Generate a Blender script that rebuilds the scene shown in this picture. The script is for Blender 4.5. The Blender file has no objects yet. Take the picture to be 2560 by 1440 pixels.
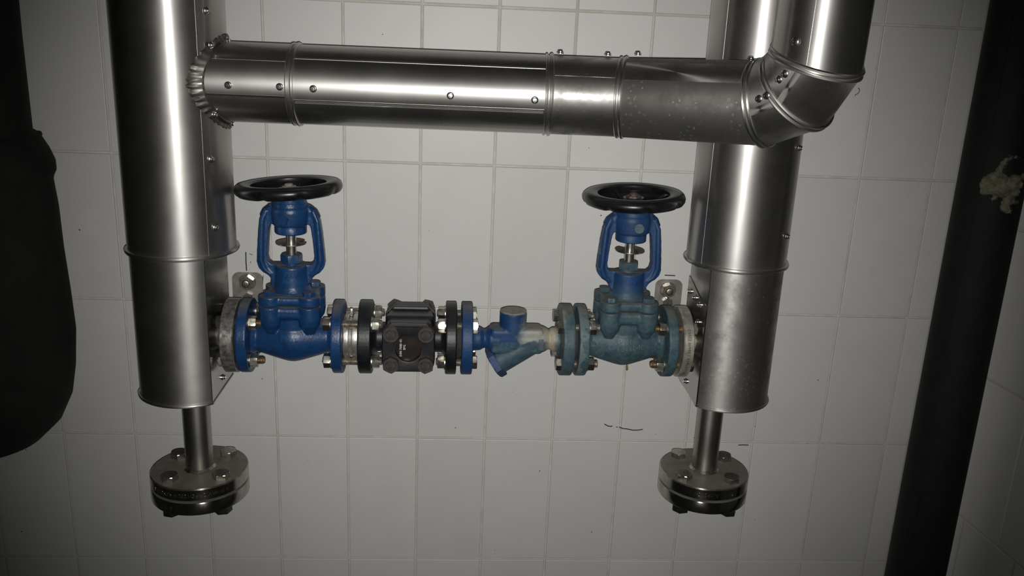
import bpy, bmesh, math, random
from mathutils import Vector, Matrix, Euler, noise
from mathutils.bvhtree import BVHTree

random.seed(7)
PI = math.pi
D = bpy.data
SC = bpy.context.scene
COL = SC.collection

# ------------------------------------------------------------------ camera, light, exposure
CAM_LOC = Vector((-0.0578, -1.4532, 0.4595))
CAM_ROT = Euler((1.28875924, -0.04138581, -0.05331893), 'XYZ')
cam = D.cameras.new('camera')
cam.sensor_width = 36.0
cam.lens = 2179.99 / 2560 * 36.0
cam.clip_start = 0.01
camo = D.objects.new('camera', cam)
camo.location = CAM_LOC
camo.rotation_euler = CAM_ROT
COL.objects.link(camo)
SC.camera = camo

w = D.worlds.new('dark_room')
SC.world = w
w.use_nodes = True
w.node_tree.nodes['Background'].inputs[0].default_value = (1.0, 1.0, 0.84, 1)
w.node_tree.nodes['Background'].inputs[1].default_value = 0.008

# the phone's flash, beside its lens
fl = D.lights.new('phone_flash', 'SPOT')
fl.energy = 53
fl.color = (1.0, 0.985, 0.955)
fl.spot_size = math.radians(74)
fl.spot_blend = 1.0
fl.shadow_soft_size = 0.004
flo = D.objects.new('phone_flash', fl)
MC = CAM_ROT.to_matrix()
flo.location = CAM_LOC + MC @ Vector((0.004, -0.014, 0))
flo.rotation_euler = (MC @ Euler((0.03, 0.01, 0)).to_matrix()).to_euler()
COL.objects.link(flo)

SC.view_settings.view_transform = 'Standard'
SC.view_settings.look = 'None'
SC.view_settings.exposure = 0.0
SC.view_settings.gamma = 1.0
SC.view_settings.use_curve_mapping = False

# ------------------------------------------------------------------ measuring helpers
FPX = 2179.99
def ray(px, py):
    return MC @ Vector(((px - 1280) / FPX, -(py - 720) / FPX, -1.0))
def at(px, py, Y):
    d = ray(px, py)
    return CAM_LOC + d * ((Y - CAM_LOC.y) / d.y)

# ------------------------------------------------------------------ materials
class NT:
    def __init__(s, name):
        s.m = D.materials.new(name); s.m.use_nodes = True
        s.t = s.m.node_tree; s.b = s.t.nodes['Principled BSDF']
    def n(s, typ, **kw):
        nd = s.t.nodes.new(typ)
        for k, v in kw.items():
            if k in nd.inputs.keys() if isinstance(k, str) else False: nd.inputs[k].default_value = v
            else: setattr(nd, k, v)
        return nd
    def l(s, a, b): s.t.links.new(a, b)
    def coord(s, scale=(1, 1, 1), kind='Object'):
        tc = s.n('ShaderNodeTexCoord'); mp = s.n('ShaderNodeMapping')
        mp.inputs['Scale'].default_value = scale
        s.l(tc.outputs[kind], mp.inputs['Vector']); return mp.outputs[0]
    def noise(s, vec, scale, detail=3, rough=.55):
        nn = s.n('ShaderNodeTexNoise'); nn.inputs['Scale'].default_value = scale
        nn.inputs['Detail'].default_value = detail; nn.inputs['Roughness'].default_value = rough
        s.l(vec, nn.inputs['Vector']); return nn.outputs['Fac']
    def ramp(s, fac, stops):
        r = s.n('ShaderNodeValToRGB'); e = r.color_ramp.elements
        e[0].position = stops[0][0]; e[1].position = stops[-1][0]
        def c(v): return (v, v, v, 1) if isinstance(v, (int, float)) else (*v, 1)
        e[0].color = c(stops[0][1]); e[1].color = c(stops[-1][1])
        for p, v in stops[1:-1]:
            q = e.new(p); q.color = c(v)
        s.l(fac, r.inputs[0]); return r.outputs[0]
    def mix(s, fac, a, b):
        m = s.n('ShaderNodeMix', data_type='RGBA')
        for sock, v in ((m.inputs[0], fac), (m.inputs[6], a), (m.inputs[7], b)):
            if isinstance(v, (int, float)): sock.default_value = v
            elif isinstance(v, tuple): sock.default_value = (*v, 1)
            else: s.l(v, sock)
        return m.outputs[2]
    def math(s, op, a, b=0.0, clamp=False):
        m = s.n('ShaderNodeMath', operation=op); m.use_clamp = clamp
        for i, v in enumerate((a, b)):
            if isinstance(v, (int, float)): m.inputs[i].default_value = v
            else: s.l(v, m.inputs[i])
        return m.outputs[0]
    def bump(s, h, strength=.3, dist=.001):
        b = s.n('ShaderNodeBump'); b.inputs['Strength'].default_value = strength
        b.inputs['Distance'].default_value = dist
        s.l(h, b.inputs['Height']); s.l(b.outputs[0], s.b.inputs['Normal']); return b
    def sep(s, vec):
        q = s.n('ShaderNodeSeparateXYZ'); s.l(vec, q.inputs[0]); return q.outputs
    def setb(s, **kw):
        for k, v in kw.items():
            k = k.replace('_', ' ')
            if isinstance(v, (int, float)): s.b.inputs[k].default_value = v
            elif isinstance(v, tuple): s.b.inputs[k].default_value = (*v, 1)
            else: s.l(v, s.b.inputs[k])

def flat(name, col, rough=.5, metal=0., nscale=120, namp=.25, bump=0., bscale=400):
    q = NT(name); v = q.coord()
    f = q.noise(v, nscale, 4)
    c0 = tuple(x * (1 - namp) for x in col); c1 = tuple(min(1, x * (1 + namp)) for x in col)
    q.setb(Base_Color=q.ramp(f, [(.35, c0), (.65, c1)]), Roughness=rough, Metallic=metal)
    if bump: q.bump(q.noise(v, bscale, 3), bump, .0006)
    return q.m

def cladding(name, axis='Z', col=(.58, .565, .54), rough=.27, dirt=0., spots=0., aniso=.6, wide=.24):
    """thin rolled stainless sheet"""
    q = NT(name); v = q.coord()
    st = {'Z': (1, 1, .12), 'X': (.12, 1, 1)}[axis]
    vs = q.coord(st)
    gr = q.noise(vs, 260, 4)
    cl = q.noise(v, 14, 4)
    base = q.mix(q.ramp(cl, [(.3, 0.), (.75, 1.)]), tuple(x * .86 for x in col), col)
    rg = q.math('ADD', q.math('MULTIPLY', cl, .14), rough - .07)
    if dirt:
        dn = q.noise(v, 30, 6, .65)
        dm = q.ramp(dn, [(.5 - dirt * .3, 0.), (.72, 1.)])
        base = q.mix(q.math('MULTIPLY', dm, .8), base, (.17, .165, .15))
        rg = q.math('ADD', rg, q.math('MULTIPLY', dm, .22))
    if spots:
        vo = q.n('ShaderNodeTexVoronoi'); vo.inputs['Scale'].default_value = 130
        q.l(v, vo.inputs['Vector'])
        ring = q.ramp(vo.outputs['Distance'], [(.0, 0.), (.17, 0.), (.21, 1.), (.25, 0.), (1., 0.)])
        msk = q.ramp(q.noise(v, 22, 3), [(.44, 0.), (.56, 1.)])
        ring = q.math('MULTIPLY', q.math('MULTIPLY', ring, msk), spots)
        base = q.mix(ring, base, (.85, .84, .8)); rg = q.math('ADD', rg, q.math('MULTIPLY', ring, .25))
    q.setb(Base_Color=base, Metallic=1., Roughness=rg, Anisotropic=aniso)
    q.b.inputs['Anisotropic Rotation'].default_value = .25
    tg = q.n('ShaderNodeTangent', direction_type='RADIAL', axis=axis)
    q.l(tg.outputs[0], q.b.inputs['Tangent'])
    h = q.math('ADD', q.math('MULTIPLY', q.noise(v, 9, 2), 1.0), q.math('MULTIPLY', gr, .006))
    bp_ = q.bump(h, .22, .004)
    # second, broader lobe of the same sheet
    b2 = q.n('ShaderNodeBsdfPrincipled'); q.l(bp_.outputs[0], b2.inputs['Normal'])
    b2.inputs['Metallic'].default_value = 1.; b2.inputs['Anisotropic'].default_value = aniso; b2.inputs['Anisotropic Rotation'].default_value = .25
    q.l(tg.outputs[0], b2.inputs['Tangent']); q.l(q.math('ADD', rg, wide, True), b2.inputs['Roughness']); q.l(base, b2.inputs['Base Color'])
    mx = q.n('ShaderNodeMixShader'); mx.inputs[0].default_value = .62
    q.l(q.b.outputs[0], mx.inputs[1]); q.l(b2.outputs[0], mx.inputs[2])
    q.l(mx.outputs[0], q.t.nodes['Material Output'].inputs['Surface'])
    return q.m

def mat_tile():
    q = NT('glazed_tile'); v = q.coord()
    oi = q.n('ShaderNodeObjectInfo')
    tone = q.ramp(oi.outputs['Random'], [(0., (.60, .595, .575)), (1., (.655, .648, .628))])
    # dirt specks, positions fixed on the glaze
    geo = q.n('ShaderNodeNewGeometry')
    vo = q.n('ShaderNodeTexVoronoi'); vo.inputs['Scale'].default_value = 38; vo.inputs['Randomness'].default_value = 1
    q.l(geo.outputs['Position'], vo.inputs['Vector'])
    sp = q.sep(vo.outputs['Color'])
    size = q.math('MULTIPLY', q.math('POWER', sp[0], 3.5), .055)
    dot = q.math('LESS_THAN', vo.outputs['Distance'], size)
    base = q.mix(dot, tone, (.05, .045, .04))
    hz = q.ramp(q.noise(geo.outputs['Position'], 9, 5, .6), [(.45, 0.), (.75, .22)])
    base = q.mix(hz, base, (.50, .49, .46))
    q.setb(Base_Color=base, Roughness=.47, IOR=1.45)
    q.bump(q.noise(geo.outputs['Position'], 45, 2), .05, .001)
    return q.m

def mat_grout():
    q = NT('grout'); geo = q.n('ShaderNodeNewGeometry')
    f = q.noise(geo.outputs['Position'], 40, 5, .6)
    g = q.noise(geo.outputs['Position'], 5, 3, .6)
    c = q.mix(q.ramp(f, [(.35, 0.), (.65, 1.)]), (.50, .485, .43), (.62, .605, .555))
    c = q.mix(q.ramp(g, [(.52, 0.), (.72, .45)]), c, (.40, .32, .26))
    q.setb(Base_Color=c, Roughness=.85)
    return q.m

def paint(name, mode='blue'):
    """cast iron enamel; old teal-grey film where condensate ran over it; dust on ledges"""
    q = NT(name); v = q.coord(); xyz = q.sep(v)
    blue = q.mix(q.ramp(q.noise(v, 60, 4), [(.35, 0.), (.7, 1.)]), (.006, .036, .110), (.009, .050, .150))
    base = blue; n1 = q.noise(v, 28, 5, .62); n2 = q.noise(v, 110, 5, .65)
    tealc = q.mix(q.ramp(n2, [(.35, 0.), (.68, 1.)]), (.026, .066, .088), (.070, .112, .125))
    if mode == 'teal':
        zz = q.math('ADD', xyz[2], q.math('MULTIPLY', n1, .035))
        base = q.mix(q.ramp(zz, [(.088, 1.), (.116, 0.)]), blue, tealc)
        pale = q.ramp(q.math('ADD', q.math('MULTIPLY', xyz[0], -7.0), n1), [(.95, 0.), (1.25, .6)])
        base = q.mix(pale, base, (.16, .21, .21))
    elif mode == 'trap':
        xs = q.math('ADD', xyz[0], q.math('MULTIPLY', q.math('SUBTRACT', n1, .5), .045))
        zs = q.math('ADD', xyz[2], q.math('MULTIPLY', q.math('SUBTRACT', n1, .5), .03))
        zl = q.math('MULTIPLY', q.ramp(zs, [(-.034, .85), (-.012, 0.)]), q.ramp(xs, [(-.022, 0.), (-.004, 1.)]))
        base = q.mix(zl, blue, tealc)
        base = q.mix(q.ramp(xs, [(.038, 0.), (.058, 1.)]), base, q.mix(q.ramp(zs, [(-.03, 0.), (-.012, 1.)]), tealc, (.30, .31, .27)))
        base = q.mix(q.ramp(q.math('ABSOLUTE', q.math('SUBTRACT', xyz[0], .092)), [(.003, .75), (.012, 0.)]), base, (.44, .38, .26))
        base = q.mix(q.ramp(xs, [(.100, 0.), (.110, 1.)]), base, tealc)
    geo = q.n('ShaderNodeNewGeometry'); nz = q.sep(geo.outputs['Normal'])
    dust = q.math('MULTIPLY', q.ramp(nz[2], [(.72, 0.), (.95, 1.)]), q.ramp(n1, [(.35, .25), (.6, .75)]))
    base = q.mix(dust, base, (.17, .145, .115))
    rg = q.math('ADD', q.math('MULTIPLY', dust, .35), .38 if mode == 'blue' else .55)
    q.setb(Base_Color=base, Roughness=rg)
    q.bump(q.math('ADD', q.noise(v, 160, 3), q.math('MULTIPLY', q.noise(v, 420, 3), .4)), .35, .0012)
    return q.m

M = {}
M['tile'] = mat_tile()
M['grout'] = mat_grout()
M['clad'] = cladding('stainless_cladding')
M['clad_spots'] = cladding('spotted_stainless_cladding', dirt=.5, spots=.65, rough=.33)
M['clad_x'] = cladding('stainless_cladding_horizontal', 'X')
M['clad_x_dirty_shade'] = cladding('dirty_shaded_cladding', 'X', dirt=1.0, spots=.5, rough=.46, col=(.27, .265, .25), aniso=.2)  # dirt and spots, plus a darker base painting in the missing highlight
M['clad_x_dull'] = cladding('dull_stainless_cladding', 'X', dirt=.45, spots=.3, rough=.31)
M['clad_dark'] = cladding('dark_stainless_bead', 'X', col=(.22, .21, .19), rough=.30, aniso=.0)
M['plate'] = cladding('bright_stainless_plate', 'X', rough=.15, aniso=.0, col=(.50, .49, .47), wide=.12)
M['screw'] = flat('zinc_screw', (.62, .61, .59), .25, 1.)
M['pipe'] = cladding('drawn_pipe', 'Z', col=(.46, .445, .40), rough=.20, aniso=.55, wide=.26)
M['flange'] = flat('turned_steel_flange', (.44, .42, .36), .42, .6, 90, .25, .12, 300)
M['flange_old'] = flat('mottled_steel_flange', (.27, .262, .24), .38, .7, 150, .45, .4, 260)
M['plate_dull'] = flat('pickled_steel_plate', (.34, .325, .295), .42, .7, 45, .25, .05, 200)
M['nut'] = flat('steel_nut', (.50, .475, .42), .33, 1., 200, .25, .1, 500)
M['thread'] = flat('threaded_rod', (.42, .38, .32), .45, .85, 200, .3)
M['thread_rust'] = flat('browned_threaded_rod', (.34, .25, .15), .42, .85, 200, .4)
M['rustcap'] = flat('rust_brown_nut', (.10, .062, .042), .6, .1, 300, .5)
M['blue'] = paint('blue_enamel')
M['teal'] = paint('weathered_blue_enamel', 'teal')
M['trap'] = paint('part_weathered_blue_enamel', 'trap')
M['black'] = flat('black_enamel', (.0085, .0090, .0115), .45, 0., 90, .4, .3, 300)
M['rust'] = flat('browned_bolt', (.040, .031, .026), .6, .0, 130, .4, .5, 300)
M['wheel'] = flat('black_gloss_plastic', (.008, .008, .009), .32, 0., 60, .4, .25, 90)
M['emblem'] = flat('worn_emblem', (.085, .105, .135), .5)
M['teal_highlight'] = flat('highlighted_raised_letters', (.095, .135, .148), .5, 0., 300, .3)  # paler tone paints in edge highlights and dust on the raised letters
M['blue_pale'] = flat('pale_blue_letters', (.016, .075, .20), .35, 0., 300, .2)  # letters a paler blue than the enamel around them
M['gasket'] = flat('gasket', (.03, .028, .026), .8)
M['capt'] = flat('dusty_cap_top', (.22, .205, .17), .7, 0., 150, .2)
M['check'] = flat('cast_check_valve', (.56, .545, .50), .38, .85, 100, .25, .3, 300)
M['foam'] = flat('black_insulation', (.0035, .0034, .0032), .8, 0., 40, .5, .5, 120)
M['foamold'] = flat('old_black_insulation', (.0055, .0048, .0036), .85, 0., 25, .6, .6, 90)
M['wool'] = flat('mineral_wool', (.16, .155, .105), .95, 0., 90, .35, 1., 300)
M['ink'] = flat('ink', (.02, .02, .02), .6)
M['white'] = flat('white_print', (.75, .74, .70), .6)
M['stampd'] = flat('stamped_dark', (.06, .055, .05), .5, .6)  # dark tone for the stamped rim text
M['stampl'] = flat('stamped_bright', (.8, .78, .72), .3, 1.)
M['drip'] = flat('brown_drip', (.20, .13, .05), .3)
def mat_turned():
    q = NT('turned_flange_rim'); v = q.coord(); geo = q.n('ShaderNodeNewGeometry'); nz = q.sep(geo.outputs['Normal'])
    top = q.ramp(nz[2], [(.55, 0.), (.85, 1.)]); f = q.noise(v, 55, 5, .65)
    side = q.mix(q.ramp(f, [(.4, 0.), (.7, 1.)]), (.36, .345, .31), (.50, .48, .43))
    tp_ = q.mix(q.ramp(f, [(.35, 0.), (.65, 1.)]), (.20, .185, .155), (.27, .255, .22))
    q.setb(Base_Color=q.mix(top, side, tp_), Metallic=q.math('SUBTRACT', 1., q.math('MULTIPLY', top, .55)),
           Roughness=q.math('ADD', q.math('MULTIPLY', top, .38), q.math('ADD', .13, q.math('MULTIPLY', f, .12))),
           Anisotropic=q.math('SUBTRACT', .8, q.math('MULTIPLY', top, .7)))
    q.b.inputs['Anisotropic Rotation'].default_value = .25
    tg = q.n('ShaderNodeTangent', direction_type='RADIAL', axis='Z'); q.l(tg.outputs[0], q.b.inputs['Tangent'])
    q.bump(q.noise(v, 90, 4), .1, .001)
    return q.m
M['turned'] = mat_turned()
def mat_glass():
    q = NT('sight_glass_pane')
    q.setb(Base_Color=(.9, .9, .88), Roughness=.03, Transmission_Weight=1., IOR=1.5)
    return q.m
M['glass'] = mat_glass()
M['inside'] = flat('brown_chamber', (.030, .018, .015), .6, 0., 60, .6)

# ------------------------------------------------------------------ geometry helpers
def frame(origin, axis, up=None):
    z = Vector(axis).normalized()
    ref = Vector(up) if up else (Vector((0, 0, 1)) if abs(z.z) < .9 else Vector((0, -1, 0)))
    x = ref.cross(z).normalized(); y = z.cross(x)
    m = Matrix((x, y, z)).transposed().to_4x4(); m.translation = Vector(origin); return m

def lathe(bm, prof, origin=(0, 0, 0), axis=(0, 0, 1), seg=48, closed=False, rot=0., up=None, mod=None):
    """prof: (radius, t) list; r=0 ends make poles, otherwise ends are capped unless closed"""
    F = frame(origin, axis, up); rings = []
    for r, t in prof:
        if r <= 1e-9: rings.append([bm.verts.new(F @ Vector((0, 0, t)))])
        else:
            ring = []
            for i in range(seg):
                a = 2 * PI * i / seg + rot; rr = r * (mod(a, r, t) if mod else 1)
                ring.append(bm.verts.new(F @ Vector((rr * math.cos(a), rr * math.sin(a), t))))
            rings.append(ring)
    pr = list(zip(rings, rings[1:]))
    if closed: pr.append((rings[-1], rings[0]))
    for a, b in pr:
        if len(a) == 1 and len(b) == 1: continue
        for i in range(seg):
            j = (i + 1) % seg
            if len(a) == 1: bm.faces.new((a[0], b[j], b[i]))
            elif len(b) == 1: bm.faces.new((a[i], a[j], b[0]))
            else: bm.faces.new((a[i], a[j], b[j], b[i]))
    if not closed:
        if len(rings[0]) > 1: bm.faces.new(list(reversed(rings[0])))
        if len(rings[-1]) > 1: bm.faces.new(rings[-1])
    return bm

def cyl(bm, p0, p1, r0, r1=None, seg=32, ch=0., rot=0.):
    p0 = Vector(p0); p1 = Vector(p1); L = (p1 - p0).length
    if r1 is None: r1 = r0
    pf = [(r0 - ch, 0), (r0, ch), (r1, L - ch), (r1 - ch, L)] if ch else [(r0, 0), (r1, L)]
    return lathe(bm, pf, p0, p1 - p0, seg, rot=rot)

def box(bm, c, s, bev=0., rot=None, seg=2):
    r = bmesh.ops.create_cube(bm, size=1.0)
    vs = r['verts']; bmesh.ops.scale(bm, vec=Vector(s), verts=vs)
    if bev:
        es = list({e for v in vs for e in v.link_edges})
        rr = bmesh.ops.bevel(bm, geom=es, offset=bev, segments=seg, affect='EDGES', profile=.5)
        vs = list({v for f in rr['faces'] for v in f.verts} | {v for v in vs if v.is_valid})
    if rot: bmesh.ops.transform(bm, matrix=rot.to_matrix().to_4x4() if isinstance(rot, Euler) else rot, verts=vs)
    bmesh.ops.translate(bm, vec=Vector(c), verts=vs)
    return bm

def prism(bm, pts, z0, z1, F=None):
    """extrude 2D polygon (x,y) between z0 and z1 in frame F"""
    F = F or Matrix.Identity(4)
    a = [bm.verts.new(F @ Vector((x, y, z0))) for x, y in pts]
    b = [bm.verts.new(F @ Vector((x, y, z1))) for x, y in pts]
    n = len(pts)
    bm.faces.new(list(reversed(a))); bm.faces.new(b)
    for i in range(n):
        j = (i + 1) % n; bm.faces.new((a[i], a[j], b[j], b[i]))
    return bm

def sweep(bm, path, rad, seg=10, closed=False):
    P = [Vector(p) for p in path]; n = len(P); rings = []
    for i in range(n):
        if closed: d = P[(i + 1) % n] - P[i - 1]
        else: d = P[min(i + 1, n - 1)] - P[max(i - 1, 0)]
        r = rad[i] if isinstance(rad, (list, tuple)) else rad
        F = frame(P[i], d, (0.13, .21, 1) if abs(d.normalized().z) < .9 else (0, -1, 0))
        rings.append([bm.verts.new(F @ Vector((r * math.cos(2 * PI * k / seg), r * math.sin(2 * PI * k / seg), 0))) for k in range(seg)])
    pr = list(zip(rings, rings[1:])) + ([(rings[-1], rings[0])] if closed else [])
    for a, b in pr:
        # match the ring start so that the tube does not twist
        off = min(range(seg), key=lambda o: (a[0].co - b[o].co).length)
        for k in range(seg):
            bm.faces.new((a[k], a[(k + 1) % seg], b[(k + 1 + off) % seg], b[(k + off) % seg]))
    if not closed:
        bm.faces.new(list(reversed(rings[0]))); bm.faces.new(rings[-1])
    return bm

def rrect(w, h, r, n=5):
    pts = []
    for cx, cy, a0 in ((w / 2 - r, h / 2 - r, 0), (-w / 2 + r, h / 2 - r, 90), (-w / 2 + r, -h / 2 + r, 180), (w / 2 - r, -h / 2 + r, 270)):
        for i in range(n + 1):
            a = math.radians(a0 + 90 * i / n); pts.append((cx + r * math.cos(a), cy + r * math.sin(a)))
    return pts

def mesh(bm, name, ang=35, smooth=True):
    bmesh.ops.recalc_face_normals(bm, faces=bm.faces)
    me = D.meshes.new(name); bm.to_mesh(me); bm.free()
    if smooth:
        me.polygons.foreach_set('use_smooth', [True] * len(me.polygons))
        me.set_sharp_from_angle(angle=math.radians(ang))
    return me

def obj(name, data, mat, parent=None, loc=None, rot=None, label=None, ang=35):
    """link one mesh object; bmesh data is baked first; parent-space coordinates"""
    me = mesh(data, name, ang) if isinstance(data, bmesh.types.BMesh) else data
    o = D.objects.new(name, me)
    if mat is not None and not me.materials: me.materials.append(mat)
    COL.objects.link(o)
    if parent is not None: o.parent = parent
    if loc is not None: o.location = loc
    if rot is not None: o.rotation_euler = rot
    if label: o['label'] = label
    return o

def thing(name, label, cat, loc=(0, 0, 0), rz=0., group=None):
    o = D.objects.new(name, None); o.empty_display_size = .02
    COL.objects.link(o); o.location = loc; o.rotation_euler = (0, 0, rz)
    o['label'] = label; o['category'] = cat
    if group: o['group'] = group
    return o

def tag(o, label, cat, group=None):
    o['label'] = label; o['category'] = cat
    if group: o['group'] = group
    return o

def shift(bm, v):
    bmesh.ops.translate(bm, vec=-Vector(v), verts=bm.verts); return bm

def fuse(bm, name, voxel=.0013, smooth=6, mat=None):
    """voxel-fuse overlapping solids into one cast body"""
    me = D.meshes.new(name + '_raw'); bmesh.ops.recalc_face_normals(bm, faces=bm.faces)
    bm.to_mesh(me); bm.free()
    o = D.objects.new('tmp', me); COL.objects.link(o)
    m = o.modifiers.new('r', 'REMESH'); m.mode = 'VOXEL'; m.voxel_size = voxel; m.use_smooth_shade = True
    if smooth:
        s = o.modifiers.new('s', 'SMOOTH'); s.factor = .5; s.iterations = smooth
    dg = bpy.context.evaluated_depsgraph_get(); dg.update()
    out = D.meshes.new_from_object(o.evaluated_get(dg)); out.name = name
    D.objects.remove(o); D.meshes.remove(me)
    out.materials.clear()
    out.polygons.foreach_set('use_smooth', [True] * len(out.polygons))
    if mat: out.materials.append(mat)
    return out

def text_bm(s, size, depth=.0006, spacing=1.0):
    cu = D.curves.new('t', 'FONT'); cu.body = s; cu.size = size; cu.extrude = depth
    cu.align_x = 'CENTER'; cu.align_y = 'CENTER'; cu.resolution_u = 3; cu.space_character = spacing
    o = D.objects.new('t', cu); COL.objects.link(o)
    dg = bpy.context.evaluated_depsgraph_get(); dg.update()
    me = D.meshes.new_from_object(o.evaluated_get(dg))
    bm = bmesh.new(); bm.from_mesh(me)
    D.objects.remove(o); D.curves.remove(cu); D.meshes.remove(me)
    return bm

# ------------------------------------------------------------------ the tiled walls
wall_back = obj('wall_back', box(bmesh.new(), (.0, .0287, .1), (1.6 + .8, .052, 1.9)), M['grout'])
wall_back['kind'] = 'structure'
# the wall panel spans X -1.2..1.2; it is cut off behind the corner by the side wall
cres = {-2: 1.3, -1: -2.6, 0: -1.6, 1: 0.5, 2: -1.5, 3: -2.2, 4: -1.7, 5: 1.4, 6: 3.3, 7: 4.0, 8: 5.0, 9: 3.2, 10: -.8, 11: -3.}
def colx(c): return (c - 5) * .125 - cres.get(c, 0) / 1450
rres = {0: 2.0, 1: -1.0, 2: 1.3, 3: .5, 4: -1.5}
def rowz(r): return -(r - 2) * .25 + rres.get(r, 0) / 1420
GAP = .0034
CORNER = .798
def tile_bm(wd, ht, th=.0075):
    bm = bmesh.new(); box(bm, (0, 0, 0), (wd, th, ht), .0013, seg=2); return bm
rnd = random.Random(3)
for c in range(-5, 12):
    for r in range(-1, 6):
        x0, x1 = colx(c) + GAP / 2, (colx(c + 1) if c < 11 else CORNER - .001) - GAP / 2
        z1, z0 = rowz(r) - GAP / 2, rowz(r + 1) + GAP / 2
        o = obj('tile', mesh(tile_bm(x1 - x0, z1 - z0), 'tile', 12), M['tile'], wall_back,
                ((x0 + x1) / 2, .0045 - .0018 - rnd.uniform(0, .0005), (z0 + z1) / 2),
                (rnd.gauss(0, .0011), 0, rnd.gauss(0, .0016)))
        # front face sits at Y ~ -.001 with the grout bed 2.5 mm behind
SD = Vector((.0994, -.99505, 0))
side_ang = math.atan2(SD.y, SD.x)
def side_wall():
    bm = bmesh.new()
    F = Matrix.Rotation(side_ang, 4, 'Z'); F.translation = Vector((CORNER, 0, 0))
    # local x along wall toward the viewer, local y outwards (away from the room is +y)
    a = bmesh.new(); box(a, (.52, .0297, .1), (1.1, .052, 1.9))
    a.transform(F); o = obj('wall_right', a, M['grout']); o['kind'] = 'structure'
    rows = [.70, .449, .2, -.0505, -.303, -.555, -.81]
    for i in range(6):
        off = .0507 if i >= 4 else .0117
        js = [.002] + [off + .125 * k for k in range(9)]
        if js[1] - js[0] < .02: js.pop(1)
        for j0, j1 in zip(js, js[1:]):
            x0, x1 = j0 + GAP / 2, j1 - GAP / 2; z1, z0 = rows[i] - GAP / 2, rows[i + 1] + GAP / 2
            b = mesh(tile_bm(x1 - x0, z1 - z0), 'tile', 12)
            obj('tile', b, M['tile'], o, F @ Vector(((x0 + x1) / 2, .0055 - .0004, (z0 + z1) / 2)), (0, 0, side_ang + rnd.gauss(0, .0015)))
    return o
wall_right = side_wall()

# pen marks left on the tiles by the fitters
def mark(pts, r=.0008):
    r *= 1.35
    P = [at(x, y, -.0016) for x, y in pts]
    b = sweep(bmesh.new(), P, r, 6)
    for v in b.verts: v.co.y = -.0018 + (v.co.y + .0016) * .5
    obj('pen_mark', b, M['ink'], wall_back)
mark([(614.5, 630), (615, 655), (616.5, 677)], .0007)
mark([(623, 634), (628, 636), (632, 637)], .0004)
mark([(626.5, 654), (626.8, 657)], .0005)
mark([(658, 688), (657, 712)], .0004)
mark([(1662, 688), (1675, 688.5), (1688, 689)], .0008)
mark([(1511, 1060), (1520, 1065), (1528, 1066), (1531, 1064)], .0008)
mark([(1540, 1067), (1545, 1068)], .0006)
mark([(1548, 1067.5), (1556, 1071), (1566, 1072), (1583, 1075.5), (1597, 1075), (1607, 1073)], .0008)
mark([(1734, 1094), (1739, 1095)], .0005)
mark([(1846, 1112.5), (1858, 1112), (1871, 1112.5)], .0008)
fib = obj('thread_scrap', sweep(bmesh.new(), [at(x, y, -.0022) for x, y in
      ((2137, 241), (2138, 237), (2143, 235), (2147, 231), (2149, 226), (2148, 222), (2145, 220))], .0006, 6), M['ink'])
tag(fib, 'tiny curled black thread stuck on the white tiles right of the elbow', 'thread')

# ------------------------------------------------------------------ sheet-metal screws
def screw_mesh():
    bm = bmesh.new()
    lathe(bm, [(.0050, 0), (.0050, .0009), (.0042, .0016), (.0036, .0018)], seg=20)
    lathe(bm, [(.0036, .0015), (.0036, .0034), (.0028, .0043), (.0012, .0044), (.0010, .0036), (0, .0036)], seg=14)
    me = mesh(bm, 'screw'); me.materials.append(M['screw']); return me
SCREW = screw_mesh()
def screw(parent, p, nrm, base=(0, 0, 0)):
    F = frame(Vector(p) - Vector(base), nrm)
    o = obj('screw', SCREW, None, parent); o.location = F.translation; o.rotation_euler = F.to_euler(); return o
def hit_cyl(px, py, c, ax, r):
    """first hit of a view ray with an infinite cylinder -> point, normal"""
    d = ray(px, py); ax = Vector(ax).normalized(); c = Vector(c); w0 = CAM_LOC - c
    dp = d - ax * d.dot(ax); wp = w0 - ax * w0.dot(ax)
    A = dp.dot(dp); B = 2 * dp.dot(wp); C = wp.dot(wp) - r * r
    disc = B * B - 4 * A * C
    t = (-B - math.sqrt(disc)) / (2 * A) if disc > 0 else -B / (2 * A)
    p = CAM_LOC + d * t; n = (p - c) - ax * (p - c).dot(ax)
    return p, n.normalized()

# ------------------------------------------------------------------ risers
def chord_section(r, c, sg, n=72):
    """circle cut by a flat on the side sg; returns XY points"""
    a0 = math.acos(c); pts = []
    for i in range(n + 1):
        a = a0 + (2 * PI - 2 * a0) * i / n
        pts.append((sg * r * math.cos(a), r * math.sin(a)))
    return pts

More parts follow.
